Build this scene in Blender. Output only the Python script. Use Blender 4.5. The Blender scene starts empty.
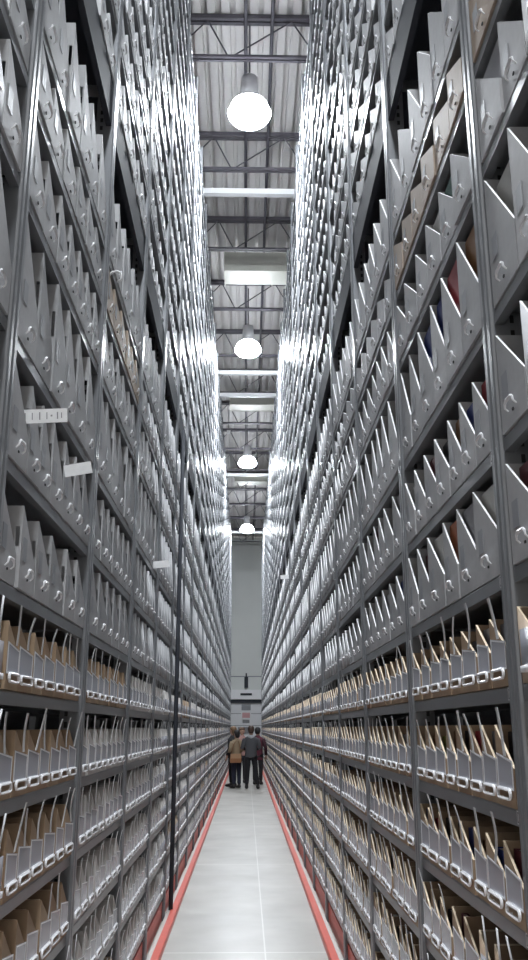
import bpy, math, random
import numpy as np
from mathutils import Vector
random.seed(7)
R = math.radians
scene = bpy.context.scene
col = scene.collection

# ------------------------------------------------------------------ camera
F_PX, PITCH, YAW, CAMZ = 870.0, R(15.9), R(1.14), 1.70
cd = bpy.data.cameras.new('camera'); cam = bpy.data.objects.new('camera', cd); col.objects.link(cam)
cam.location = (0, 0, CAMZ); cam.rotation_euler = (R(90) + PITCH, 0, -YAW)
cd.sensor_fit = 'VERTICAL'; cd.sensor_height = 24; cd.lens = 24 * F_PX / 960
cd.clip_start = .05; cd.clip_end = 200
scene.camera = cam
fw = Vector((math.sin(YAW) * math.cos(PITCH), math.cos(YAW) * math.cos(PITCH), math.sin(PITCH)))
rt = Vector((math.cos(YAW), -math.sin(YAW), 0)); up = rt.cross(fw)
def project(p):
    d = Vector(p) - cam.location
    z = d.dot(fw)
    if z < .2: return None
    return (264 + F_PX * d.dot(rt) / z, 480 - F_PX * d.dot(up) / z, z)
def in_frame(p, mx=90, my=110):
    q = project(p)
    return q is not None and -mx < q[0] < 528 + mx and -my < q[1] < 960 + my

# ------------------------------------------------------------------ materials
def new_mat(name):
    m = bpy.data.materials.new(name); m.use_nodes = True
    nt = m.node_tree; b = nt.nodes['Principled BSDF']
    return m, nt, b
def plain(name, c, rough=.5, metal=0., spec=.5, emit=0.):
    m, nt, b = new_mat(name)
    b.inputs['Base Color'].default_value = (*c, 1); b.inputs['Roughness'].default_value = rough
    b.inputs['Metallic'].default_value = metal; b.inputs['Specular IOR Level'].default_value = spec
    if emit:
        b.inputs['Emission Color'].default_value = (.90, .95, 1, 1); b.inputs['Emission Strength'].default_value = emit
    return m
def varied(name, c0, c1, rough=.5, island=False, noise=30., spec=.5, metal=0.):
    """two colours mixed by a random number per object / per island, plus a fine mottle"""
    m, nt, b = new_mat(name); N, L = nt.nodes, nt.links
    if island:
        g = N.new('ShaderNodeNewGeometry'); rnd = g.outputs['Random Per Island']
    else:
        g = N.new('ShaderNodeObjectInfo'); rnd = g.outputs['Random']
    mx = N.new('ShaderNodeMix'); mx.data_type = 'RGBA'
    mx.inputs['A'].default_value = (*c0, 1); mx.inputs['B'].default_value = (*c1, 1)
    L.new(rnd, mx.inputs['Factor'])
    tc = N.new('ShaderNodeTexCoord'); nz = N.new('ShaderNodeTexNoise'); nz.inputs['Scale'].default_value = noise
    nz.inputs['Detail'].default_value = 3
    L.new(tc.outputs['Object'], nz.inputs['Vector'])
    mr = N.new('ShaderNodeMapRange'); mr.inputs['To Min'].default_value = .86; mr.inputs['To Max'].default_value = 1.1
    L.new(nz.outputs['Fac'], mr.inputs['Value'])
    ml = N.new('ShaderNodeMix'); ml.data_type = 'RGBA'; ml.blend_type = 'MULTIPLY'; ml.inputs['Factor'].default_value = 1
    L.new(mx.outputs['Result'], ml.inputs['A']); L.new(mr.outputs['Result'], ml.inputs['B'])
    L.new(ml.outputs['Result'], b.inputs['Base Color'])
    b.inputs['Roughness'].default_value = rough; b.inputs['Specular IOR Level'].default_value = spec
    b.inputs['Metallic'].default_value = metal
    return m
STEEL_C = (.19, .198, .21)
M = {}
M['steel'] = varied('grey_enamelled_steel', STEEL_C, (.22, .228, .242), rough=.3, noise=3, spec=.6, metal=.25)
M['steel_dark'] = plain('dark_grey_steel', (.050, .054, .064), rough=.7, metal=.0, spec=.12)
M['card'] = varied('grey_card', (.36, .365, .375), (.45, .45, .46), rough=.62, spec=.3)
M['card_i'] = varied('grey_card_many', (.36, .365, .375), (.45, .45, .46), rough=.62, spec=.3, island=True)
M['edge'] = plain('lit_card_edge', (.9, .9, .91), rough=.6)  # light catching the cut edges from above, put into their colour
M['kraft'] = varied('kraft_card', (.30, .20, .125), (.40, .29, .19), rough=.65)
M['tan'] = varied('dull_tan_card', (.33, .26, .20), (.40, .32, .25), rough=.6)
M['kraft_i'] = varied('kraft_card_many', (.30, .20, .125), (.45, .35, .255), rough=.65, island=True)
M['kedge'] = plain('lit_kraft_edge', (.82, .68, .50), rough=.7)  # paler than the kraft: overhead light painted onto the cut edges
M['ash'] = varied('pale_ash_card', (.47, .45, .43), (.56, .53, .51), rough=.55)
M['ash_i'] = varied('pale_ash_card_many', (.47, .45, .43), (.56, .53, .51), rough=.55, island=True)
M['label'] = plain('grey_printed_label', (.27, .28, .30), rough=.5)
M['holder'] = plain('white_plastic', (.86, .86, .88), rough=.25)
M['satin'] = plain('satin_metal', (.80, .80, .82), rough=.3, metal=.1)
M['hole'] = plain('black_hole', (.03, .03, .03), rough=.8)
M['pouch'] = plain('clear_grey_pouch', (.42, .43, .48), rough=.22)
M['rim'] = plain('white_pouch_rim', (.72, .72, .74), rough=.3)
M['strap'] = varied('white_paper', (.62, .63, .64), (.78, .78, .78), rough=.7)
M['strap_i'] = varied('white_paper_many', (.62, .63, .64), (.78, .78, .78), rough=.7, island=True)
M['red'] = varied('red_enamel', (.62, .085, .055), (.68, .11, .07), rough=.35, noise=8)
M['filler'] = plain('pale_grout', (.55, .53, .50), rough=.8)
M['joist'] = plain('purple_grey_primer', (.075, .07, .085), rough=.6)
M['pipe'] = plain('galvanised_pipe', (.75, .76, .78), rough=.35, metal=.3)
M['duct'] = plain('cream_sheet_metal', (.62, .62, .56), rough=.5)
M['lamp_body'] = plain('lamp_aluminium', (.6, .6, .62), rough=.3, metal=.7)
M['lens'] = plain('glowing_lens', (1, 1, 1), emit=400.)
M['prism'] = plain('added_uplight_shade', (.7, .7, .7), .3, emit=15.)  # shade glow added to brighten the roof deck and upper racks
M['ink'] = plain('grey_ink', (.25, .25, .26), rough=.8)
M['skin'] = plain('skin', (.50, .31, .23), rough=.55)

# perforated steel: rows of dark slots punched in the deep flange of each upright
def perforated():
    m, nt, b = new_mat('slotted_steel'); N, L = nt.nodes, nt.links
    tc = N.new('ShaderNodeTexCoord'); sp = N.new('ShaderNodeSeparateXYZ'); L.new(tc.outputs['Object'], sp.inputs[0])
    def mth(op, a, bb):
        n = N.new('ShaderNodeMath'); n.operation = op
        for i, v in enumerate((a, bb)):
            if hasattr(v, 'links') or hasattr(v, 'node'): L.new(v, n.inputs[i])
            else: n.inputs[i].default_value = v
        return n.outputs[0]
    fr = mth('FRACT', mth('MULTIPLY', sp.outputs['Z'], 1 / .05), 0)
    zs = mth('LESS_THAN', fr, .52)
    ax = mth('FRACT', mth('MULTIPLY', sp.outputs['X'], 1 / .04), 0)
    xs = mth('MULTIPLY', mth('GREATER_THAN', ax, .3), mth('LESS_THAN', ax, .72))
    k = mth('MULTIPLY', zs, xs)
    mx = N.new('ShaderNodeMix'); mx.data_type = 'RGBA'
    mx.inputs['A'].default_value = (*STEEL_C, 1); mx.inputs['B'].default_value = (.01, .01, .012, 1)
    L.new(k, mx.inputs['Factor']); L.new(mx.outputs['Result'], b.inputs['Base Color'])
    b.inputs['Roughness'].default_value = .4
    return m
M['slotted'] = perforated()

def concrete():
    m, nt, b = new_mat('polished_concrete'); N, L = nt.nodes, nt.links
    tc = N.new('ShaderNodeTexCoord')
    nz = N.new('ShaderNodeTexNoise'); nz.inputs['Scale'].default_value = 1.3; nz.inputs['Detail'].default_value = 6
    L.new(tc.outputs['Object'], nz.inputs['Vector'])
    cr = N.new('ShaderNodeValToRGB')
    cr.color_ramp.elements[0].position = .3; cr.color_ramp.elements[0].color = (.36, .35, .325, 1)
    cr.color_ramp.elements[1].position = .72; cr.color_ramp.elements[1].color = (.49, .475, .445, 1)
    L.new(nz.outputs['Fac'], cr.inputs['Fac'])
    # saw-cut joints across the aisle and one along it
    sp = N.new('ShaderNodeSeparateXYZ'); L.new(tc.outputs['Object'], sp.inputs[0])
    def near(sock, period, off, wd):
        a = N.new('ShaderNodeMath'); a.operation = 'ADD'; a.inputs[1].default_value = off; L.new(sock, a.inputs[0])
        w = N.new('ShaderNodeMath'); w.operation = 'PINGPONG'; w.inputs[1].default_value = period / 2; L.new(a.outputs[0], w.inputs[0])
        c = N.new('ShaderNodeMath'); c.operation = 'LESS_THAN'; c.inputs[1].default_value = wd; L.new(w.outputs[0], c.inputs[0])
        return c.outputs[0]
    j = N.new('ShaderNodeMath'); j.operation = 'MAXIMUM'
    L.new(near(sp.outputs['Y'], 4.6, 1.6, .012), j.inputs[0]); L.new(near(sp.outputs['X'], 4.0, -.16, .006), j.inputs[1])
    mx = N.new('ShaderNodeMix'); mx.data_type = 'RGBA'; mx.inputs['B'].default_value = (.58, .57, .54, 1)
    L.new(j.outputs[0], mx.inputs['Factor']); L.new(cr.outputs['Color'], mx.inputs['A'])
    L.new(mx.outputs['Result'], b.inputs['Base Color'])
    r2 = N.new('ShaderNodeTexNoise'); r2.inputs['Scale'].default_value = 2.2; r2.inputs['Detail'].default_value = 4
    L.new(tc.outputs['Object'], r2.inputs['Vector'])
    mr = N.new('ShaderNodeMapRange'); mr.inputs['To Min'].default_value = .22; mr.inputs['To Max'].default_value = .5
    L.new(r2.outputs['Fac'], mr.inputs['Value']); L.new(mr.outputs['Result'], b.inputs['Roughness'])
    return m
M['concrete'] = concrete()
M['deck'] = varied('roof_deck_paint', (.66, .64, .63), (.66, .64, .63), rough=.6, noise=.8)
M['wall'] = varied('pale_grey_wall', (.70, .72, .70), (.70, .72, .70), rough=.6, noise=.5)
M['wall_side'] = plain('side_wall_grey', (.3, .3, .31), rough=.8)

# ------------------------------------------------------------------ mesh builder
class MB:
    def __init__(s): s.v, s.f, s.m = [], [], []
    def face(s, idx, mi=0): s.f.append(tuple(idx)); s.m.append(mi)
    def poly(s, pts, mi=0):
        n = len(s.v); s.v += [tuple(p) for p in pts]; s.face(range(n, n + len(pts)), mi)
    def box(s, x0, x1, y0, y1, z0, z1, mi=0, top=None):
        n = len(s.v); t = mi if top is None else top
        s.v += [(x0, y0, z0), (x1, y0, z0), (x1, y1, z0), (x0, y1, z0), (x0, y0, z1), (x1, y0, z1), (x1, y1, z1), (x0, y1, z1)]
        for q, mm in (((0, 3, 2, 1), mi), ((4, 5, 6, 7), t), ((0, 1, 5, 4), mi), ((1, 2, 6, 5), mi), ((2, 3, 7, 6), mi), ((3, 0, 4, 7), mi)):
            s.face([n + i for i in q], mm)
    def hexa(s, p, mi=0, top=None):
        """8 points: bottom ring then top ring, counter-clockwise from above"""
        n = len(s.v); s.v += [tuple(q) for q in p]; t = mi if top is None else top
        for q, mm in (((0, 3, 2, 1), mi), ((4, 5, 6, 7), t), ((0, 1, 5, 4), mi), ((1, 2, 6, 5), mi), ((2, 3, 7, 6), mi), ((3, 0, 4, 7), mi)):
            s.face([n + i for i in q], mm)
    def prism(s, pts, axis, a0, a1, mi=0, cap=True):
        """closed 2-D polygon extruded along an axis; pts are the two other coordinates in x,y,z order"""
        def mk(p, a):
            return {'x': (a, p[0], p[1]), 'y': (p[0], a, p[1]), 'z': (p[0], p[1], a)}[axis]
        n = len(s.v); k = len(pts)
        s.v += [mk(p, a0) for p in pts] + [mk(p, a1) for p in pts]
        for i in range(k):
            j = (i + 1) % k; s.face((n + i, n + j, n + k + j, n + k + i), mi)
        if cap:
            s.face([n + i for i in range(k)][::-1], mi); s.face([n + k + i for i in range(k)], mi)
    def tube(s, path, r, n=6, mi=0, closed=False):
        P = [Vector(p) for p in path]; base = len(s.v); k = len(P); ref = Vector((.137, .871, .472)).normalized()
        for i, p in enumerate(P):
            a = P[(i - 1) % k] if (closed or i > 0) else P[i]; b = P[(i + 1) % k] if (closed or i < k - 1) else P[i]
            t = (b - a).normalized(); u = t.cross(ref).normalized(); w = t.cross(u)
            rr = r[i] if isinstance(r, (list, tuple)) else r
            for j in range(n):
                an = 2 * math.pi * j / n; s.v.append(tuple(p + u * (rr * math.cos(an)) + w * (rr * math.sin(an))))
        for i in range(k if closed else k - 1):
            i2 = (i + 1) % k
            for j in range(n):
                j2 = (j + 1) % n
                s.face((base + i * n + j, base + i * n + j2, base + i2 * n + j2, base + i2 * n + j), mi)
        if not closed:
            s.face([base + j for j in range(n)][::-1], mi); s.face([base + (k - 1) * n + j for j in range(n)], mi)
    def lathe(s, prof, n=24, mi=0, c=(0, 0)):
        base = len(s.v); k = len(prof)
        for (r, z) in prof:
            for j in range(n):
                a = 2 * math.pi * j / n; s.v.append((c[0] + r * math.cos(a), c[1] + r * math.sin(a), z))
        for i in range(k - 1):
            for j in range(n):
                j2 = (j + 1) % n
                s.face((base + i * n + j, base + i * n + j2, base + (i + 1) * n + j2, base + (i + 1) * n + j), mi)
        s.face([base + j for j in range(n)][::-1], mi); s.face([base + (k - 1) * n + j for j in range(n)], mi)
    def mesh(s, name, mats, smooth=False):
        me = bpy.data.meshes.new(name); me.from_pydata(s.v, [], s.f)
        for m in mats: me.materials.append(m)
        me.polygons.foreach_set('material_index', s.m)
        if smooth: me.polygons.foreach_set('use_smooth', [True] * len(s.f))
        me.update(); return me
    def build(s, name, mats, parent=None, smooth=False):
        return link(name, s.mesh(name, mats if isinstance(mats, (list, tuple)) else [mats], smooth), parent)
def link(name, data, parent=None, loc=None, rz=0):
    o = bpy.data.objects.new(name, data); col.objects.link(o)
    if parent is not None: o.parent = parent
    if loc is not None: o.location = loc
    if rz: o.rotation_euler.z = rz
    return o
def tag(o, label=None, cat=None, group=None, kind=None):
    for k, v in (('label', label), ('category', cat), ('group', group), ('kind', kind)):
        if v: o[k] = v
    return o
def copy_of(o, name=None, loc=None, rot=None):
    """a thing and each of its parts"""
    c = o.copy(); col.objects.link(c)
    for ch in o.children:
        d = ch.copy(); col.objects.link(d); d.parent = c
    if loc is not None: c.location = loc
    if rot is not None: c.rotation_euler = rot
    return c
ORD = ['nearest', 'second', 'third', 'fourth', 'fifth', 'sixth', 'seventh', 'eighth', 'ninth', 'tenth', 'eleventh', 'twelfth',
       'thirteenth', 'fourteenth', 'fifteenth', 'sixteenth', 'seventeenth', 'eighteenth', 'nineteenth', 'twentieth', 'twenty-first',
       'twenty-second', 'twenty-third', 'twenty-fourth', 'twenty-fifth', 'twenty-sixth', 'twenty-seventh', 'twenty-eighth']

# ------------------------------------------------------------------ the setting
Y_END, Y_OPEN, CEIL = 47.0, -3.0, 11.80
m = MB(); m.box(-3.2, 3.2, Y_OPEN - 9, Y_END + .3, -.2, 0)
tag(m.build('floor', M['concrete']), kind='structure')
m = MB(); m.box(-3.2, -3.0, Y_OPEN, Y_END + .3, 0, CEIL); tag(m.build('wall_left', M['wall_side']), kind='structure')
m = MB(); m.box(3.0, 3.2, Y_OPEN, Y_END + .3, 0, CEIL); tag(m.build('wall_right', M['wall_side']), kind='structure')
m = MB(); m.box(-3.0, 3.0, Y_END, Y_END + .3, 0, CEIL); tag(m.build('wall_back', M['wall']), kind='structure')
# corrugated roof deck: ribs run along the aisle
m = MB(); pit = .21; x = -3.15; prof = []
while x < 3.15:
    prof += [(x, CEIL), (x + .125, CEIL), (x + .132, CEIL + .10), (x + .203, CEIL + .10)]; x += pit
prof += [(x, CEIL + .16), (-3.15, CEIL + .16)]
m.prism(prof, 'y', Y_OPEN, Y_END + .3)
tag(m.build('ceiling', M['deck']), kind='structure')

# ------------------------------------------------------------------ shelving bays
FACE, PITCHY, K0, K1 = .75, 1.57, -1, 26      # face of racks, bay pitch, bays K0..K1-1
Y0S = {1: 2.46, -1: 2.535}                                 # where the post pair nearest the camera stands, per side
SH = [.25, .56, .87, 1.178, 1.484, 1.815, 2.138, 2.522, 2.93, 3.446, 3.834, 4.155]
BEAM = 5.13
SH_UP = [BEAM] + [round(BEAM + .40 + .386 * i, 3) for i in range(13)]
TOP = 10.55
SHELVES = SH + SH_UP
HP = .05                                                   # width of one upright (two stand back to back)
DEPTH = .92
LIP = .046
def post_mesh(name, w, proud, h):
    m = MB(); r = .011
    # rounded channel, local x = into the shelf, y = along aisle
    pr = [(-proud + r, 0), (-proud + r * .3, r * .3), (-proud, r), (-proud, w - r), (-proud + r * .3, w - r * .3), (-proud + r, w), (.05, w), (.05, 0)]
    m.prism([(a, b) for a, b in pr][::-1], 'z', 0, h, 0)
    m.box(.05, .09, w / 2 - .004, w / 2 + .004, 0, h, 1)
    return m.mesh(name, [M['steel'], M['slotted']])
post_me = post_mesh('upright_post', HP - .002, .012, TOP + .06)
def rear_mesh():
    m = MB(); m.box(0, .05, 0, HP - .002, 0, TOP + .06); return m.mesh('rear_post', [M['steel']])
rear_me = rear_mesh()
def shelf_mesh(lip, length, name='shelf'):
    m = MB(); r = .008
    pr = [(0, -lip), (0, -r), (r * .3, -r * .3), (r, 0), (DEPTH, 0), (DEPTH, -.03), (DEPTH - .003, -.03), (DEPTH - .003, -.004), (.02, -.004), (.006, -.012), (.006, -lip + .004), (.03, -lip + .004), (.03, -lip)]
    m.prism([(a, b) for a, b in pr], 'y', 0, length)
    return m.mesh(name, [M['steel']])
CLR = PITCHY - 2 * HP
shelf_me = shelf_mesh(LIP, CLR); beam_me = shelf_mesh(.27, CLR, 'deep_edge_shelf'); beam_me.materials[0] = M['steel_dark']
m = MB(); m.box(0, .03, 0, CLR - .002, .002, .165); base_me = m.mesh('base_channel', [M['red']])
m = MB(); m.box(.0, .04, 0, PITCHY - .004, 0, .05); top_me = m.mesh('top_rail', [M['steel']])
m = MB(); m.box(.3, .34, 0, .006, 0, .0); 
thick_me = None
mt = MB(); mt.tube([(0, 0, 0), (0, 0, 4.84)], .022, 12); mt.lathe([(.045, 0), (.045, .02), (.024, .03)], 12); thick_me = mt.mesh('column_post', [M['steel_dark']], True)
# tiny shelf stickers with a dark square mark
ms = MB(); ms.box(-.0012, 0, 0, .034, -.040, -.004, 0); ms.box(-.002, -.0012, .006, .010, -.036, -.008, 1); ms.box(-.002, -.0012, .024, .028, -.036, -.008, 1)
ms.box(-.002, -.0012, .010, .024, -.012, -.008, 1); ms.box(-.002, -.0012, .010, .024, -.036, -.032, 1)
stick_me = ms.mesh('shelf_sticker', [M['rim'], M['ink']])

def bay_rot(side): return math.pi if side < 0 else 0       # left bays are turned round; local x points into the shelf
bays = {}
for side in (-1, 1):
    for k in range(K0, K1):
        y = Y0S[side] + PITCHY * k
        e = link('shelving_bay', None)
        e.location = (side * FACE, y if side > 0 else y + PITCHY, 0); e.rotation_euler.z = bay_rot(side)
        sd = 'right' if side > 0 else 'left'
        n = k - K0
        tag(e, f'tall grey steel shelving bay on the {sd} of the aisle, {ORD[n]} from the photographer', 'shelving', f'grey steel shelving bays on the {sd}')
        bays[side, k] = e
        for yy in (.001, PITCHY - HP + .001):
            link('upright_post', post_me, e, (0, yy, 0)); link('rear_post', rear_me, e, (DEPTH, yy, 0))
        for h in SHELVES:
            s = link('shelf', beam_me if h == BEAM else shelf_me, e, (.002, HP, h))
            if k in (0, 1) and side > 0 and 1.1 < h < 2.6:
                link('shelf_sticker', stick_me, s, (0, .012, 0))
        link('top_rail', top_me, e, (.0, .002, TOP - .05) if False else (.06, .002, TOP - .05))
        link('base_channel', base_me, e, (.012, HP + .001, 0))
# the thick dark column post standing in the left row
c = link('column_post', thick_me, None, (-FACE + .046, 9.05, 0))
tag(c, 'thin dark steel pole standing on the floor in front of the left shelving row', 'post')

# red guide rails on the floor
for side in (-1, 1):
    m = MB()
    a, b = (.640, .700)
    sgn = side
    r = .006
    pr = [(sgn * a, .0), (sgn * a, .05 - r), (sgn * (a + r), .05), (sgn * b, .05), (sgn * b, 0)]
    if sgn < 0: pr = pr[::-1]
    m.prism(pr[::-1], 'y', .3, 44.5)
    sd = 'right' if side > 0 else 'left'
    o = m.build('guide_rail', M['red'])
    tag(o, f'long red steel guide rail along the floor at the foot of the {sd} shelving', 'rail', 'red floor guide rails')
    m = MB(); x0, x1 = sorted((sgn * .7005, sgn * .733)); m.box(x0, x1, .3, 44.5, 0, .042); m.build('filler_strip', M['filler'], o)

# ------------------------------------------------------------------ boxes
T = .005
def diag_box(name, w, d, hi, lo, card, edge, slot=True, t=T):
    """open box: tall end at local -x, low end at local +x, front and back cut on the slant; front at y=0"""
    m = MB(); a, b = -w / 2, w / 2
    zt = lambda x: hi + (lo - hi) * (x - a) / (b - a)
    m.box(a, b, 0, d, 0, t, 0)                                              # floor
    for (y0, y1) in ((0, .007), (d - t, d)):                                    # front, back
        m.hexa([(a, y0, t), (b, y0, t), (b, y1, t), (a, y1, t), (a, y0, hi), (b, y0, lo), (b, y1, lo), (a, y1, hi)], 0, 1)
    m.box(b - t, b, .007, d - t, t, lo - t * .5, 0, 1)                          # low end
    if slot:
        s0, s1 = hi * .50, hi * .74
        m.box(a, a + t, .007, d - t, t, s0, 0); m.box(a, a + t, .007 + .014, d - t, s0, s1, 0); m.box(a, a + t, .007, d - t, s1, hi, 0, 1)
    else:
        m.box(a, a + t, .007, d - t, t, hi, 0, 1)
    return m.mesh(name, [card, edge])
def arch_handle():
    m = MB(); W, H = .036, .0145
    path = [(-W, -.003, -H * .9), (-W, -.012, -H * .3), (-W * .92, -.013, H * .55), (-W * .6, -.013, H), (W * .6, -.013, H), (W * .92, -.013, H * .55), (W, -.012, -H * .3), (W, -.003, -H * .9)]
    m.tube(path, [.0025, .003, .004, .0054, .0054, .004, .003, .0025], 6, 0)
    m.box(-.005, .005, -.0035, -.0003, -H * 1.4, -H * .9, 1)
    return m.mesh('pull_handle', [M['satin'], M['hole']], False)
def ring_handle(W):
    m = MB(); H = .0125
    path = []
    for i in range(8):
        an = -math.pi / 2 + math.pi * i / 7; path.append((W - H + H * math.cos(an), -.008, H * math.sin(an)))
    for i in range(8):
        an = math.pi / 2 + math.pi * i / 7; path.append((-W + H + H * math.cos(an), -.008, H * math.sin(an)))
    m.tube(path, .0048, 6, 0, closed=True)
    for s in (-1, 1): m.tube([(s * W * .6, -.007, -H * .9), (s * W * .6, -.0003, -H * .9)], .003, 5, 0)
    return m.mesh('pull_handle', [M['holder']])
def label_plate(w, h):
    m = MB(); m.box(-w / 2, w / 2, -.0016, -.0003, 0, h, 0)
    return m.mesh('label', [M['label']])
def pouch_plate(w, h, cut):
    """clear pocket with a paler welded rim; the right-hand top corner droops"""
    m = MB(); a, b = -w / 2, w / 2
    m.hexa([(a, -.0014, 0), (b, -.0014, 0), (b, -.0003, 0), (a, -.0003, 0), (a, -.0014, h), (b, -.0014, h - cut), (b, -.0003, h - cut), (a, -.0003, h)], 0)
    q = .006
    for (p0, p1, p2, p3) in (((a, 0), (a + q, 0), (a + q, h - .3 * q), (a, h)), ((b - q, 0), (b, 0), (b, h - cut), (b - q, h - cut)), ((a + q, 0), (b - q, 0), (b - q, q), (a + q, q)), ((a + q, h - q), (b - q, h - cut - q), (b - q, h - cut), (a + q, h - .3 * q))):
        m.hexa([(p0[0], -.0024, p0[1]), (p1[0], -.0024, p1[1]), (p1[0], -.0014, p1[1]), (p0[0], -.0014, p0[1]), (p3[0], -.0024, p3[1]), (p2[0], -.0024, p2[1]), (p2[0], -.0014, p2[1]), (p3[0], -.0014, p3[1])], 0 + 1)
    return m.mesh('label_pouch', [M['pouch'], M['rim']])
def strap_mesh(var, top):
    """paper strip that rises out of the box towards the shelf above, gently bowed"""
    rs = random.Random(var); m = MB(); n = 9; w = rs.uniform(.018, .027); th = .0012
    x0 = rs.uniform(-.03, .03); bow = rs.uniform(-.03, .03); lean = rs.uniform(-.06, .06); out = rs.uniform(.006, .02); top = top + rs.uniform(-.01, .03)
    P = []
    for i in range(n):
        t = i / (n - 1)
        P.append((x0 + lean * t + bow * math.sin(math.pi * t), -.0050 - out * t * t, .138 + (top - .138) * t))
    base = 0
    for (x, y, z) in P:
        m.v += [(x - w / 2, y, z), (x + w / 2, y, z), (x + w / 2, y + th, z), (x - w / 2, y + th, z)]
    for i in range(n - 1):
        for j in range(4):
            j2 = (j + 1) % 4; m.face((4 * i + j, 4 * i + j2, 4 * i + 4 + j2, 4 * i + 4 + j))
    m.face((3, 2, 1, 0)); m.face((4 * n - 4, 4 * n - 3, 4 * n - 2, 4 * n - 1))
    return m.mesh('paper_strap', [M['strap']])

SHELF_GAP = {}
for i, h in enumerate(SHELVES):
    nxt = SHELVES[i + 1] if i + 1 < len(SHELVES) else TOP
    SHELF_GAP[i] = nxt - h - (.27 if nxt == BEAM else LIP)
# what stands on each shelf: ('g', hi, lo, n)  grey label boxes; ('k', ...) pouch boxes with straps; ('t', ...) short tan boxes
def row_kind(side, k, i):
    h = SHELVES[i]
    if h < 2.0:
        if side < 0: kind = 'k' if k <= 0 else ('k' if random.random() < .16 else 'a')
        else: kind = 'k'
        return kind, random.choice([.208, .216, .224]), .106, 8
    if abs(h - 3.834) < .01:
        if side > 0 and k <= 0: return 't', .25, .14, 6
        if side < 0 and k == 1: return 't', .235, .14, 6
        return 'g', .245, .14, 6
    if abs(h - 4.155) < .01: return 'g', .45, .24, 6
    if abs(h - 2.93) < .01: return 'g', .45, .155, 6
    g = SHELF_GAP[i]
    hi = min(.345, g - .02) * random.choice([.86, .93, .97, 1.0]) if h < BEAM else random.choice([.25, .27, .28])
    return 'g', hi, hi * .38, 6 if random.random() < .6 else 7

cache = {}
def proto_meshes(kind, w, hi, lo):
    key = (kind, round(w, 3), round(hi, 3))
    if key in cache: return cache[key]
    if kind in 'g':
        r = (diag_box('file_box', w, .33, hi, lo, M['card'], M['edge']),)
    elif kind == 't':
        r = (diag_box('file_box', w, .33, hi, lo, M['tan'], M['kedge'], slot=False),)
    elif kind == 'k':
        r = (diag_box('file_box', w, .33, hi, lo, M['kraft'], M['kedge'], slot=False),)
    else:
        r = (diag_box('file_box', w, .33, hi, lo, M['ash'], M['edge'], slot=False),)
    cache[key] = r; return r
arch_me = arch_handle(); label_me = label_plate(.052, .078)
ring_me = {}
pouch_me = {}
strap_me = [strap_mesh(i, .257) for i in range(10)]

# lay out every box, then decide which ones show largest
items = []
for side in (-1, 1):
    for k in range(K0, K1):
        for i, h in enumerate(SHELVES):
            kind, hi, lo, n = row_kind(side, k, i)
            y0 = Y0S[side] + PITCHY * k + HP + .012; L = CLR - .024
            ws = [random.uniform(.88, 1.14) for _ in range(n)]; s = sum(ws); y = y0
            skip = random.random() < .12
            for j in range(n):
                w = ws[j] / s * L
                wq = round((w - .006) / .008) * .008                       # a few standard widths
                wq = min(wq, w - .003)
                cy = y + w / 2; y += w
                if skip and j == n - 1 and k > 2: continue
                c = (side * (FACE + .03), cy, h + hi * .5)
                if not in_frame(c): continue
                q = project(c)
                D = cy
                area = hi * wq / D ** 3 if (-12 < q[0] < 540 and -12 < q[1] < 972) else 0
                items.append(dict(side=side, k=k, i=i, j=j, n=n, kind=kind, hi=hi * random.uniform(.985, 1.0), hi0=hi, lo=lo, w=wq, y=cy, z=h, area=area))
grey = sorted([t for t in items if t['kind'] == 'g'], key=lambda t: -t['area'])
brown = sorted([t for t in items if t['kind'] != 'g'], key=lambda t: -t['area'])
solo = grey[:300] + brown[:300]
rest_g, rest_b = grey[300:], brown[300:]

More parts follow.
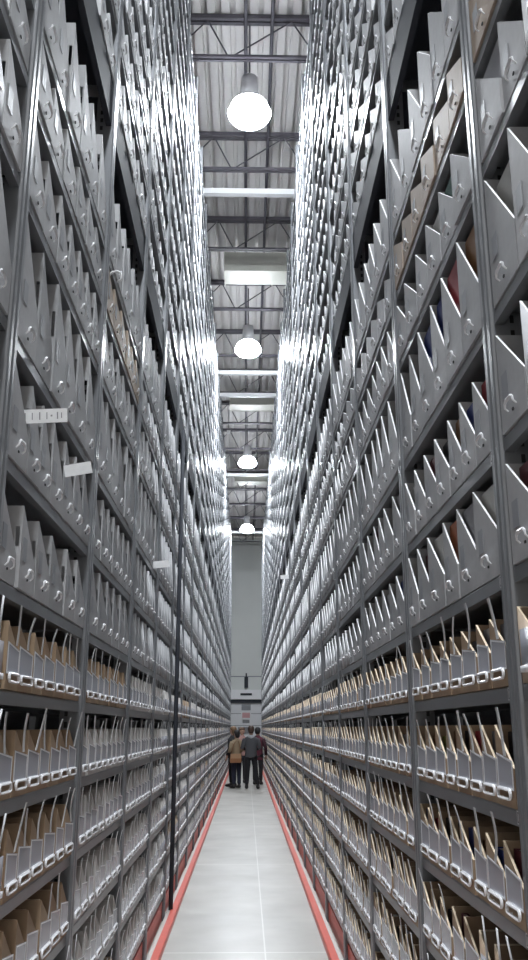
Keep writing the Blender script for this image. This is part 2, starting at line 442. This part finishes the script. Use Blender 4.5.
GREY_ROWS = [i for i, h in enumerate(SHELVES) if h > 2.0]
BROWN_ROWS = [i for i, h in enumerate(SHELVES) if h < 2.0][::-1]
def where(t):
    sd = 'right' if t['side'] > 0 else 'left'
    n = t['k'] - K0
    bay = f'{ORD[n]} {sd} bay'
    j = t['j']
    pos = ORD[j]
    if t['z'] < 2.0: row = f"{['top','second','third','fourth','fifth','sixth'][BROWN_ROWS.index(t['i'])]} strapped row down"
    else: row = f"{['lowest','second','third','fourth','fifth','sixth','seventh','eighth','ninth','tenth','eleventh','twelfth','thirteenth','fourteenth','fifteenth','sixteenth','seventeenth','eighteenth','nineteenth','twentieth','top'][GREY_ROWS.index(t['i'])]} grey row up"
    return pos, bay, row
rr = random.Random(3)
for t in solo:
    kind = t['kind']; side = t['side']
    me = proto_meshes(kind, t['w'], t['hi0'], t['lo'])[0]
    pos, bay, row = where(t)
    o = link({'g': 'file_box', 't': 'tan_box'}.get(kind, 'strapped_box'), me)
    rz = (-math.pi / 2 if side > 0 else math.pi / 2) + R(rr.uniform(-1.0, 1.0))
    o.location = (side * (FACE - .006 + rr.uniform(0, .008)), t['y'], t['z'] + .0006)
    o.rotation_euler.z = rz
    if kind == 'g':
        tag(o, f'grey slant-topped card box, {pos} in the {bay}, {row}', 'file box', 'grey card file boxes')
        sx = -.26 * t['w']
        link('label', label_me, o, (sx, 0, (.095 if t['hi'] < .4 else .14)))
        link('pull_handle', arch_me, o, (0, 0, .058 if t['hi'] > .25 else .05))
    elif kind == 't':
        tag(o, f'short tan card box among grey ones, {pos} in the {bay}', 'tan box', 'tan card file boxes')
        link('pull_handle', arch_me, o, (0, 0, .05)); link('label', label_me, o, (-.26 * t['w'], 0, .085))
    else:
        cname = 'brown' if kind == 'k' else 'pale grey'
        tag(o, f'{cname} box with paper strap, {pos} in the {bay}, {row}', 'strapped box', 'strapped file boxes on the lower shelves')
        wk = round(t['w'], 3)
        if wk not in pouch_me:
            pouch_me[wk] = pouch_plate(wk * .90, .098, .018); ring_me[wk] = ring_handle(wk * .37)
        link('label_pouch', pouch_me[wk], o, (0, 0, .047)); link('pull_handle', ring_me[wk], o, (0, 0, .036))
        if rr.random() < .85: link('paper_strap', strap_me[rr.randrange(10)], o, (0, 0, 0))

# the boxes farther off, merged as uncountable stuff
def stuff_mesh(name, lst, mats, strap):
    V, Fq, Mi = [], [], []
    base = 0; rs = random.Random(11)
    for t in lst:
        w, d, hi, lo = t['w'], .33, t['hi'], t['lo']; a, b, th = -w / 2, w / 2, .006
        P = [(a, 0, 0), (b, 0, 0), (b, d, 0), (a, d, 0), (a, 0, hi), (b, 0, lo), (b, d, lo), (a, d, hi),
             (a + th, th, th), (b - th, th, th), (b - th, d - th, th), (a + th, d - th, th), (a + th, th, hi - .004), (b - th, th, lo), (b - th, d - th, lo), (a + th, d - th, hi - .004)]
        Q = [(0, 3, 2, 1), (0, 1, 5, 4), (1, 2, 6, 5), (2, 3, 7, 6), (3, 0, 4, 7), (8, 9, 10, 11), (9, 8, 12, 13), (10, 9, 13, 14), (11, 10, 14, 15), (8, 11, 15, 12),
             (4, 5, 13, 12), (5, 6, 14, 13), (6, 7, 15, 14), (7, 4, 12, 15)]
        off = 4 if t['kind'] in 'gk' and not (strap and t['kind'] == 'k') else 0
        ci = {'g': 0, 'k': 0, 't': 0, 'a': 5}[t['kind']]
        ei = {'g': 1, 'k': 1, 't': 1, 'a': 6}[t['kind']]
        mi = [ci] * 10 + [ei] * 4
        def addbox(x0, x1, y0, y1, z0, z1, k):
            n = len(P)
            P.extend([(x0, y0, z0), (x1, y0, z0), (x1, y1, z0), (x0, y1, z0), (x0, y0, z1), (x1, y0, z1), (x1, y1, z1), (x0, y1, z1)])
            Q.extend([(n + 4, n + 5, n + 6, n + 7), (n, n + 1, n + 5, n + 4), (n + 1, n + 2, n + 6, n + 5), (n + 3, n, n + 4, n + 7), (n, n + 3, n + 2, n + 1)]); mi.extend([k] * 5)
        if strap and t['kind'] != 't':
            addbox(-w * .43, w * .43, -.0016, -.0002, .048, .142 if hi > .2 else .12, 2)
            addbox(-w * .33, w * .33, -.012, -.0003, .026, .044, 3)
            if rs.random() < .75:
                x0 = rs.uniform(-.05, .03); x1 = x0 + rs.uniform(-.05, .05); n = len(P)
                P.extend([(x0, -.005, .11), (x0 + .022, -.005, .11), ((x0 + x1) / 2, -.008, .19), ((x0 + x1) / 2 + .022, -.008, .19), (x1, -.016, .27), (x1 + .022, -.016, .27)])
                P.extend([(p[0], p[1] + .0015, p[2]) for p in P[n:n + 6]])
                Q.extend([(n, n + 1, n + 3, n + 2), (n + 2, n + 3, n + 5, n + 4), (n + 7, n + 6, n + 8, n + 9), (n + 9, n + 8, n + 10, n + 11), (n + 4, n + 5, n + 11, n + 10)]); mi.extend([4] * 5)
        else:
            addbox(-.36 * w, -.14 * w, -.0016, -.0002, .105, .18, 2)
            addbox(-.034, .034, -.013, -.0003, .070, .080, 3)
        A = np.array(P)
        s = t['side']; sh = rs.uniform(0, .008); ins = -.006 if t['z'] < BEAM else .012
        W = np.empty_like(A)
        if s > 0: W[:, 0] = FACE + ins + sh + A[:, 1]; W[:, 1] = t['y'] - A[:, 0]
        else: W[:, 0] = -(FACE + ins + sh) - A[:, 1]; W[:, 1] = t['y'] + A[:, 0]
        W[:, 2] = A[:, 2] + t['z'] + .0006
        V.append(W); Fq.append(np.array(Q) + base); Mi += mi; base += len(P)
    V = np.concatenate(V); Fq = np.concatenate(Fq).astype(np.int32)
    me = bpy.data.meshes.new(name); nf = len(Fq)
    me.vertices.add(len(V)); me.vertices.foreach_set('co', V.ravel().astype(np.float32))
    me.loops.add(nf * 4); me.loops.foreach_set('vertex_index', Fq.ravel())
    me.polygons.add(nf); me.polygons.foreach_set('loop_start', np.arange(0, nf * 4, 4, dtype=np.int32)); me.polygons.foreach_set('loop_total', np.full(nf, 4, np.int32))
    for mm in mats: me.materials.append(mm)
    me.polygons.foreach_set('material_index', np.array(Mi, np.int32))
    me.update(calc_edges=True); me.validate()
    return me
o = link('distant_file_boxes', stuff_mesh('distant_file_boxes', rest_g, [M['card_i'], M['edge'], M['label'], M['holder'], M['strap_i'], M['ash_i'], M['edge']], False))
tag(o, 'thousands of small grey card file boxes filling the upper and far shelves', 'file boxes', None, 'stuff')
o = link('distant_strapped_boxes', stuff_mesh('distant_strapped_boxes', rest_b, [M['kraft_i'], M['kedge'], M['pouch'], M['holder'], M['strap_i'], M['ash_i'], M['edge']], True))
tag(o, 'hundreds of strapped brown and pale boxes on the far lower shelves', 'file boxes', None, 'stuff')
print('BOXES', len(items), len(grey), len(brown))

# ------------------------------------------------------------------ books in the right-hand boxes
BOOKC = {'red': (.30, .025, .035), 'blue': (.03, .05, .22), 'brown': (.27, .14, .06), 'orange': (.45, .14, .05), 'maroon': (.13, .03, .04), 'green': (.03, .11, .09),
         'white': (.62, .62, .60), 'grey': (.25, .25, .27), 'black': (.02, .02, .025), 'olive': (.28, .29, .07)}
BM = {k: plain(k + '_cover', v, .45) for k, v in BOOKC.items()}
M['pages'] = plain('pages', (.7, .67, .6), .8)
bk_cache = {}
def book(colr, w, h, th):
    key = (colr, w, h, th)
    if key in bk_cache: return bk_cache[key]
    c = MB(); q = .003
    c.box(-w / 2, w / 2, 0, q, 0, h); c.box(-w / 2, w / 2, th - q, th, 0, h); c.box(-w / 2, -w / 2 + q, q, th - q, 0, h)
    p = MB(); p.box(-w / 2 + q + .0005, w / 2 - .004, q + .0005, th - q - .0005, .004, h - .004)
    r = (c.mesh('book', [BM[colr]]), p.mesh('pages', [M['pages']])); bk_cache[key] = r; return r
FIX = {(0, 8): {0: 'brown', 1: 'red', 2: 'blue', 3: 'blue'}, (0, 7): {0: 'red', 1: 'blue', 2: 'brown', 3: 'black'}, (0, 6): {1: 'grey', 2: 'orange', 4: 'maroon'},
       (0, 10): {0: 'brown', 1: 'brown', 2: 'maroon'}, (0, 4): {2: 'red', 5: 'olive'}, (0, 3): {1: 'blue', 3: 'blue', 6: 'red', 7: 'blue'}, (0, 9): {1: 'green', 2: 'white'}}
nb = 0; rb = random.Random(21)
for t in sorted([t for t in solo if t['side'] > 0], key=lambda t: -t['area']):
    if nb >= 298: break
    fx = FIX.get((t['k'], t['i']), {}).get(t['j'])
    if fx is None:
        if rb.random() < (.60 if t['kind'] == 'g' else .22): continue
        fx = rb.choice(['black', 'black', 'brown', 'maroon', 'black', 'grey', 'black'] if t['kind'] == 'k' else ['grey', 'white', 'grey', 'black', 'white', 'brown', 'maroon', 'blue', 'grey'])  # mostly dark books added to brown boxes so their insides look dark
    bw = round((t['w'] - .03) * .9, 2); bh = round(t['hi0'] - .025 - rb.choice([0, .02]), 3); th = rb.choice([.022, .03])
    cm, pm = book(fx, bw, bh, th)
    pos, bay, row = where(t)
    b = link('book', cm)
    s = t['side']
    b.location = (s * (FACE + .012 + rb.uniform(.004, .02)), t['y'] + .004, t['z'] + .0066)
    b.rotation_euler.z = -math.pi / 2
    link('pages', pm, b)
    kindname = 'grey' if t['kind'] == 'g' else ('tan' if t['kind'] == 't' else 'brown')
    row2 = row.replace(' strapped', ' brown') if t['kind'] != 't' else 'tan row'
    tag(b, f'{fx} book inside {pos} {kindname} box, {bay}, {row2}', 'book', 'books standing in the right-hand boxes'); nb += 1

# ------------------------------------------------------------------ paper tags sticking out of the shelves
def paper_tag(loc, rz, L, H, label, marks=False, tilt=0.):
    m = MB(); m.box(0, L, -.0006, .0006, -H / 2, H / 2, 0)
    o = m.build('paper_tag', [M['strap']])
    if marks:
        k = MB()
        for a, b, w in ((.18, .5, .004), (.32, .5, .003), (.46, .55, .004), (.60, .5, .003), (.68, .12, .006), (.80, .5, .004), (.88, .4, .003)):
            k.box(L * a, L * a + w, -.0012, -.0007, -H * b / 2, H * b / 2)
        k.build('printed_marks', [M['ink']], o)
    o.location = loc; o.rotation_euler = (0, tilt, rz); tag(o, label, 'tag', 'paper tags sticking out of the shelves')
    return o
paper_tag((-.79, 2.80, 2.715), R(3), .175, .05, 'white printed paper tag jutting into the aisle, nearest on the left side', True, R(-4))
paper_tag((-.742, 3.4, 2.70), R(5), .11, .05, 'plain pale paper tag jutting out just beyond the printed one on the left', False, R(-12))
paper_tag((-.78, 6.9, 2.93 + .02), R(0), .16, .055, 'grey paper tag sticking out of the left rack beside the thick dark column', False, R(-6))
o = paper_tag((.60, 15.4, 1.7 + .1678 * 15.4), 0, .19, .07, 'small white paper tag jutting out of the distant right shelves', False, R(-4))
# one loose white loop curling out beside the second left post
m = MB(); m.tube([(.0, 0, 0), (.02, 0, .028), (.05, 0, .035), (.07, 0, .02), (.072, 0, -.012), (.05, 0, -.03)], [.006] * 6, 8)
o = m.build('paper_loop', [M['strap']], smooth=True); o.location = (-.755, 4.22, 3.834 + .2)
tag(o, 'white paper loop curling out of tan box on the left, near second post', 'tag')

# ------------------------------------------------------------------ roof structure
def joist(y, n):
    e = link('roof_joist', None, None, (0, y, 0))
    tag(e, f'dark open-web steel joist under the corrugated roof, {ORD[n]} one overhead', 'joist', 'open-web roof joists')
    zb, zt = 11.05, 11.72
    for s in (-1, 1):
        m = MB(); y0, y1 = sorted((s * .012, s * .075)); m.box(-2.95, 2.95, y0, y1, zt, zt + .07); m.build('top_chord', M['joist'], e)
        m = MB(); y0, y1 = sorted((s * .012, s * .055)); m.box(-2.95, 2.95, y0, y1, zb, zb + .04); m.build('bottom_chord', M['joist'], e)
    pts = [(-2.7, zb), (-1.95, zt), (-1.2, zb), (-.62, zt), (-.30, zb), (.62, zt), (1.0, zb), (1.7, zt), (2.6, zb)]
    for a, b in zip(pts[:-1], pts[1:]):
        m = MB(); m.tube([(a[0], 0, a[1] + .018), (b[0], 0, b[1] + .018)], .0115, 6); m.build('web_bar', M['joist'], e)
    # angle seats that carry the deck
    m = MB(); m.box(-2.95, 2.95, -.012, .012, zt + .071, CEIL - .0005); m.build('deck_ledger', M['joist'], e)
ys = [10.5 + 2.63 * i for i in range(14)]
for n, y in enumerate(ys): joist(y, n)
for n, y in enumerate((13.2, 21.2, 22.8, 30.8, 40.6)):
    m = MB(); m.box(-1.2, 1.2, -.05, .05, 0, .09); m.box(-1.2, 1.2, -.052, .052, -.012, -.0005)
    o = m.build('cross_tie', M['pipe']); o.location = (0, y, TOP + .073)
    tag(o, f'bright steel tie bar spanning the aisle between the rack tops, {ORD[n]} one', 'tie bar', 'cross-aisle tie bars')
for n, (y, z0, z1, x0, x1) in enumerate(((16.9, 11.06, 11.5, -.50, 1.6), (25.6, 11.33, 11.60, -.55, 1.6), (34.2, 11.3, 11.6, -.5, 1.6))):
    m = MB(); m.box(x0, x1, -.3, .3, z0, z1); 
    m.box(x0 - .02, x0, -.32, .32, z0 - .02, z1 + .02); m.box(.5, .53, -.31, .31, z0 - .01, z1 + .01)
    h = m.build('air_duct', M['duct']); h.location = (0, y, 0)
    tag(h, f'cream rectangular air duct crossing under the roof, {ORD[n]} of the ducts', 'duct', 'cream air ducts')
    for xx in (x0 + .2, 1.2):
        q = MB(); q.tube([(xx, 0, z1), (xx, 0, CEIL - .001)], .008, 6); q.build('hanger_rod', M['joist'], h)
# straight conduits running along the deck
for xx, lb in ((-.06, 'left'), (.33, 'right')):
    m = MB(); m.tube([(xx, Y_OPEN, 11.66), (xx, Y_END - .02, 11.66)], .028, 8); o = m.build('conduit_pipe', M['joist'], smooth=True)
    tag(o, f'dark conduit running lengthwise under the roof deck, {lb} of the two', 'pipe', 'roof conduits')

# ------------------------------------------------------------------ lamps
LAMP_Z = 10.2
def lamp(y, n):
    e = link('high_bay_lamp', None, None, (0, y, LAMP_Z))
    nm = 'behind and above the photographer' if n < 0 else f'{ORD[n]} lit lamp down the aisle'
    tag(e, f'round high bay lamp hanging over the aisle, glowing white, {nm}', 'lamp', 'high bay lamps')
    m = MB(); m.lathe([(.05, .62), (.12, .60), (.14, .30), (.13, .24), (.16, .221)], 28); m.build('ballast_housing', M['lamp_body'], e, True)
    m = MB(); m.lathe([(.16, .22), (.26, .14), (.315, .0), (.306, .0), (.24, .12), (.14, .20)], 28); m.build('uplight_shade', M['prism'], e, True)  # glows as an added uplight
    m = MB(); m.lathe([(.302, .004), (.295, -.04), (.26, -.085), (.19, -.12), (.08, -.14)], 28); m.build('lens', M['lens'], e, True)
    m = MB(); m.tube([(0, 0, .62), (0, 0, CEIL + .0 - LAMP_Z - .002)], .012, 8); m.build('hanger_rod', M['joist'], e)
LAMPS = [10.6, 18.75, 27.8, 37.9]
for n, y in enumerate(LAMPS): lamp(y, n)
lamp(2.4, -1); lamp(-1.6, -1)
col.objects[-1]
# second lamp overhead gets its own label
lamps = [o for o in bpy.data.objects if o.name.startswith('high_bay_lamp')]
lamps[4]['label'] = 'round high bay lamp high above the nearest bays, out of view overhead'
lamps[5]['label'] = 'round high bay lamp hanging behind the photographer above the aisle mouth'

# ------------------------------------------------------------------ end wall furniture
def fix(name, mb, mats, loc, label, cat):
    o = mb.build(name, mats); o.location = loc; tag(o, label, cat); return o
yw = Y_END - .002
m = MB(); m.box(-1.2, -.93, -.08, 0, 0, 2.95); m.box(.93, 1.2, -.08, 0, 0, 2.95); m.box(-1.2, 1.2, -.14, 0, 2.95, 3.12, 1)
m.box(-.93, .93, -.03, 0, 0, 2.95, 2)
for z in (.6, 1.2, 1.8, 2.4): m.box(-.93, .93, -.036, -.03, z, z + .02, 1)
d = m.build('door_1', [M['wall'], M['steel_dark'], M['rim']]); d.location = (0, yw, 0); tag(d, kind='structure')
m = MB(); m.box(-1.2, 1.2, -.22, 0, 3.13, 3.62); fix('door_hood', m, [M['holder']], (0, yw, 0), 'white roller hood box above the far door', 'door hood')
m = MB(); m.box(-.28, .32, -.03, 0, 0, .11); pl = m.build('hood_plate', M['steel_dark'], bpy.data.objects['door_hood']); pl.location = (-.02, -.223, 3.33); pl['label'] = 'dark narrow plate'
m = MB(); m.box(-.1, .1, -.2, 0, 0, .55); m.box(-.04, .04, -.2, 0, .55, .75); fix('wall_box', m, [M['steel_dark']], (0, yw, 3.72), 'small dark box mounted on the far wall above the door', 'wall box')
m = MB(); m.box(-1.3, 1.3, -.02, 0, 0, .05); o = fix('wall_seam', m, [M['label']], (0, yw, 4.28), 'thin grey trim', 'trim'); o.name = 'trim_1'; del o['label']; del o['category']; o['kind'] = 'structure'
m = MB(); m.box(-.24, .24, -.01, 0, 0, .30); fix('door_plate', m, [M['label']], (0, yw - .037, 2.58), 'grey rectangular plate at the top of the far door', 'plate')
m = MB(); m.box(-.26, .26, -.012, 0, 0, .40, 0); pk = plain('faded_pink', (.62, .35, .36), .6); m.box(-.2, .2, -.014, -.012, .06, .32, 1)
fix('door_sign', m, [M['rim'], pk], (0, yw - .037, 2.14), 'pale pink notice hanging on the middle of the far door', 'sign')
m = MB(); m.box(-.18, .18, -.012, 0, 0, .16); fix('door_label', m, [M['ink']], (0, yw - .037, 1.94), 'small dark strip just under the pink notice on the far door', 'plate')
m = MB(); m.box(-.42, .42, -.05, 0, 0, .12); m.box(-.22, .22, -.05, 0, -.18, 0); fix('door_bar', m, [M['ink']], (0, yw - .037, 1.62), 'wide dark push bar across the far door behind the people', 'bar')
m = MB(); m.box(-.06, .06, -.1, 0, -.05, .05); m.tube([(0, -.1, 0), (0, -.2, -.02)], .03, 8); fix('junction_box', m, [M['rim']], (-.62, 27.0, 11.0), 'small white box high in the roof on the left', 'box')
q = MB(); q.tube([(0, 0, .05), (0, 0, CEIL - 11.0 - .001)], .008, 6); q.build('hanger_rod', M['joist'], bpy.data.objects['junction_box'])

# ------------------------------------------------------------------ people
def skin_obj(name, verts, edges, rad, mat, parent=None, root=0, sub=2):
    me = bpy.data.meshes.new(name); me.from_pydata(verts, edges, []); me.materials.append(mat)
    o = link(name, me, parent)
    sk = o.modifiers.new('skin', 'SKIN'); sk.use_smooth_shade = True
    ly = me.skin_vertices[0].data
    for i, r in enumerate(rad):
        ly[i].radius = r if isinstance(r, tuple) else (r, r); ly[i].use_root = (i == root)
    if sub:
        s = o.modifiers.new('subdivision', 'SUBSURF'); s.levels = s.render_levels = sub
    return o
def loft(name, rings, s, mat, parent, n=18):
    mb = MB(); k = len(rings)
    for (cx, cy, z, rx, ry) in rings:
        for j in range(n):
            a = 2 * math.pi * j / n; mb.v.append(((cx + rx * math.cos(a)) * s, (cy + ry * math.sin(a)) * s, z * s))
    for i in range(k - 1):
        for j in range(n):
            j2 = (j + 1) % n; mb.face((i * n + j, i * n + j2, (i + 1) * n + j2, (i + 1) * n + j))
    mb.face(list(range(n))[::-1]); mb.face([(k - 1) * n + j for j in range(n)])
    return mb.build(name, mat, parent, True)
def person(loc, face, H, label, top_c, trouser_c, hair_c, arms, legs, hood=None, hair_len=.0, coat=0., lean=0., sleeve_c=None, head_turn=0.):
    """figure built facing local -y (towards the camera at face=0); arms/legs give joint positions"""
    s = H / 1.72
    V, E, Rr = [], [], []
    def ad(p, r, link_to=None):
        V.append((p[0] * s, p[1] * s, p[2] * s)); Rr.append((r * s, r * s) if not isinstance(r, tuple) else (r[0] * s, r[1] * s))
        if link_to is not None: E.append((link_to, len(V) - 1))
        return len(V) - 1
    pel = ad((0, 0, .93), (.145, .105)); wa = ad((0, lean * .3, 1.08), (.125, .09), pel); ch = ad((0, lean * .8, 1.27), (.13, .09), wa)
    nb_ = ad((0, lean, 1.42), (.055, .055), ch); nk = ad((0, lean - .01, 1.49), .052, nb_); jaw = ad((0, lean - .03, 1.545), (.06, .068), nk)
    hd = ad((0, lean - .022, 1.61), (.075, .09), jaw); sk_ = ad((0, lean - .012, 1.67), (.07, .085), hd); ad((0, lean - .008, 1.71), (.04, .05), sk_)
    ad((0, lean - .125, 1.60), .014, hd)                                     # nose
    for sd in (-1, 1): ad((sd * .088, lean - .01, 1.605), .016, hd)          # ears
    for sd, (el, wr) in zip((-1, 1), arms):
        sh = ad((sd * .175, lean, 1.36), .045, ch); e = ad(el, .043, sh); w = ad(wr, .03, e)
        d = (Vector(wr) - Vector(el)).normalized(); side = Vector((1, 0, 0)) if abs(d.x) < .8 else Vector((0, 1, 0))
        pm = Vector(wr) + d * .05; p = ad(pm, (.034, .02), w)
        for f, ln in ((-.027, .062), (-.009, .075), (.009, .07), (.027, .055)):
            k1 = ad(pm + d * .035 + side * f, .0095, p); k2 = ad(pm + d * (.035 + ln * .55) + side * f + Vector((0, -.008, 0)), .0085, k1); ad(pm + d * (.03 + ln) + side * f + Vector((0, -.02, 0)), .007, k2)
        th = ad(pm + side * (-.04 * sd) + d * .0, .0105, p); ad(pm + side * (-.052 * sd) + d * .035 + Vector((0, -.012, 0)), .009, th)
    for sd, (kn, an) in zip((-1, 1), legs):
        hp = ad((sd * .09, 0, .86), .09, pel); k = ad(kn, .06, hp); a = ad(an, .04, k); ad((an[0] + sd * .015, an[1] - .13, .035), .03, a)
    o = skin_obj('person', V, E, Rr, M['skin']); o.location = loc; o.rotation_euler.z = face
    tag(o, label, 'person', 'visitors gathered at the far end of the aisle')
    # face: two eyes and a mouth
    def ball(mb, c, r, n=8):
        b0 = len(mb.v)
        prof = [(max(.0004, r * math.sin(math.pi * i / 6)), c[2] - r * math.cos(math.pi * i / 6)) for i in range(7)]
        mb.lathe(prof, n, 0, (c[0], c[1]))
    ey = MB()
    for sd in (-1, 1): ball(ey, (sd * .03 * s, (lean - .103) * s, 1.615 * s), .012 * s)
    ey.build('eyes', plain('eye', (.05, .04, .035), .3), o, True)
    mo = MB(); mo.box(-.024 * s, .024 * s, (lean - .1) * s, (lean - .085) * s, 1.54 * s, 1.55 * s); mo.build('mouth', plain('lips', (.35, .12, .11), .5), o)
    # hair: cap over skull, longer at the back when asked
    loft('hair', [(0, lean + .045, 1.53 - hair_len, .05, .035), (0, lean + .04, 1.56 - hair_len * .6, .075, .058), (0, lean + .02, 1.62, .094, .088), (0, lean + .002, 1.665, .096, .108), (0, lean - .004, 1.705, .085, .098), (0, lean, 1.735, .058, .068), (0, lean, 1.748, .02, .025)], s, plain('hair', hair_c, .55), o)
    # jacket with sleeves
    hz = .86 - coat
    loft('jacket', [(0, 0, hz, .178, .135), (0, 0, hz + .03, .182, .138), (0, lean * .3, 1.06, .160, .122), (0, lean * .7, 1.24, .186, .130), (0, lean, 1.35, .212, .122), (0, lean, 1.405, .185, .108), (0, lean, 1.45, .105, .088), (0, lean, 1.485, .070, .066)], s, plain('jacket_cloth', top_c, .85), o)
    for sd, (el, wr) in zip((-1, 1), arms):
        a = Vector((sd * .165, lean, 1.37)); b = Vector(el); c = Vector(wr); q = MB()
        q.tube([tuple(p * s) for p in (a, a.lerp(b, .2), a.lerp(b, .6), b, b.lerp(c, .3), b.lerp(c, .9))], [.078 * s, .08 * s, .068 * s, .056 * s, .052 * s, .042 * s], 12)
        q.build('sleeve', plain('sleeve_cloth', sleeve_c or top_c, .85), o, True)
    V, E, Rr = [], [], []
    p = ad((0, 0, .96), (.152, .115))
    for sd, (kn, an) in zip((-1, 1), legs):
        hp = ad((sd * .092, 0, .84), .103, p); k = ad(kn, .073, hp); ad((an[0], an[1], an[2] + .01), .058, k)
    skin_obj('trousers', V, E, Rr, plain('trouser_cloth', trouser_c, .9), o)
    for sd, (kn, an) in zip((-1, 1), legs):
        q = MB(); pts = [(an[0], an[1] + .06, .05), (an[0], an[1] + .03, .055), (an[0] + sd * .004, an[1] - .03, .055), (an[0] + sd * .01, an[1] - .10, .044), (an[0] + sd * .016, an[1] - .17, .038), (an[0] + sd * .018, an[1] - .20, .036)]
        q.tube([tuple(Vector(p) * s) for p in pts], [.03 * s, .05 * s, .053 * s, .043 * s, .036 * s, .018 * s], 12)
        q.tube([tuple(Vector(p) * s) for p in ((an[0], an[1], .05), (an[0], an[1], .13))], [.05 * s, .046 * s], 12)
        q.build('shoe', plain('shoe_leather', (.02, .018, .018), .5), o, True)
    if hood:
        V, E, Rr = [], [], []
        a = ad((-.09, lean + .03, 1.45), .045); b = ad((0, lean + .09, 1.42), .06, a); ad((.09, lean + .03, 1.45), .045, b)
        skin_obj('hood', V, E, Rr, plain('hood_cloth', hood, .9), o)
    return o
st_legs = (((-.10, -.02, .48), (-.10, .0, .09)), ((.10, -.02, .48), (.10, .0, .09)))
walk_legs = (((-.14, -.03, .48), (-.20, .05, .09)), ((.10, -.02, .48), (.12, .0, .09)))
dn_arms = (((-.27, .03, 1.12), (-.26, -.06, .88)), ((.27, .03, 1.12), (.26, -.06, .88)))
fw_arms = (((-.26, .0, 1.12), (-.14, -.22, 1.08)), ((.26, .0, 1.12), (.14, -.22, 1.08)))
mix_arms = (((-.27, .03, 1.12), (-.25, -.08, .88)), ((.26, .0, 1.12), (.12, -.22, 1.10)))
pA = person((.15, 26.6, 0), R(180), 1.74, 'person seen from behind in grey jacket with pale hood, black trousers', (.07, .072, .08), (.012, .012, .015), (.05, .028, .02), fw_arms, walk_legs, hood=(.45, .46, .48))
pB = person((-.27, 26.95, 0), R(215), 1.62, 'person in beige patterned top with brown bag, dark blue trousers, black hair', (.30, .23, .15), (.018, .02, .04), (.015, .012, .012), fw_arms, st_legs, hair_len=.03)
pD = person((.37, 28.6, 0), R(165), 1.70, 'person in maroon coat and dark trousers standing by right shelves', (.10, .02, .035), (.018, .017, .02), (.012, .012, .014), mix_arms, st_legs, coat=.12, sleeve_c=(.045, .014, .022))
pC = person((-.385, 27.7, 0), R(240), 1.72, 'person in long black coat with light brown hair by left shelves', (.013, .013, .016), (.012, .012, .014), (.16, .09, .045), dn_arms, st_legs, coat=.25, hair_len=.06)
pE = person((-.13, 29.2, 0), R(20), 1.70, 'person facing the camera in dusty pink top, mostly hidden behind the others', (.42, .24, .22), (.03, .03, .035), (.12, .07, .045), dn_arms, st_legs)
# brown shoulder bag carried by the person in beige
m = MB(); m.prism([(-.15, .0), (.15, .0), (.165, .05), (.15, .25), (-.15, .25), (-.165, .05)], 'y', -.055, .055)
bag = m.build('shoulder_bag', plain('brown_leather', (.26, .11, .045), .5)); bag.location = (-.30, 26.68, .72); bag.rotation_euler.z = R(8)
tag(bag, 'brown leather shoulder bag hanging at the hip of the person in beige', 'bag')
m = MB(); m.box(-.15, .15, -.064, -.056, .12, .25); m.build('flap', plain('tan_leather', (.38, .22, .12), .5), bag)
m = MB(); m.tube([(-.13, 0, .25), (-.06, .02, .5), (.06, .03, .66), (.12, .04, .5), (.14, 0, .25)], .009, 6); m.build('strap', plain('strap_leather', (.2, .09, .04), .5), bag)

# ------------------------------------------------------------------ light and look
w = bpy.data.worlds.new('world'); scene.world = w; w.use_nodes = True
bg = w.node_tree.nodes['Background']; bg.inputs['Color'].default_value = (1, .95, .90, 1); bg.inputs['Strength'].default_value = .6
vs = scene.view_settings; vs.view_transform = 'Standard'; vs.look = 'None'; vs.gamma = 1; vs.use_curve_mapping = False; vs.exposure = 0.42
scene.cycles.max_bounces = 10; scene.cycles.diffuse_bounces = 6
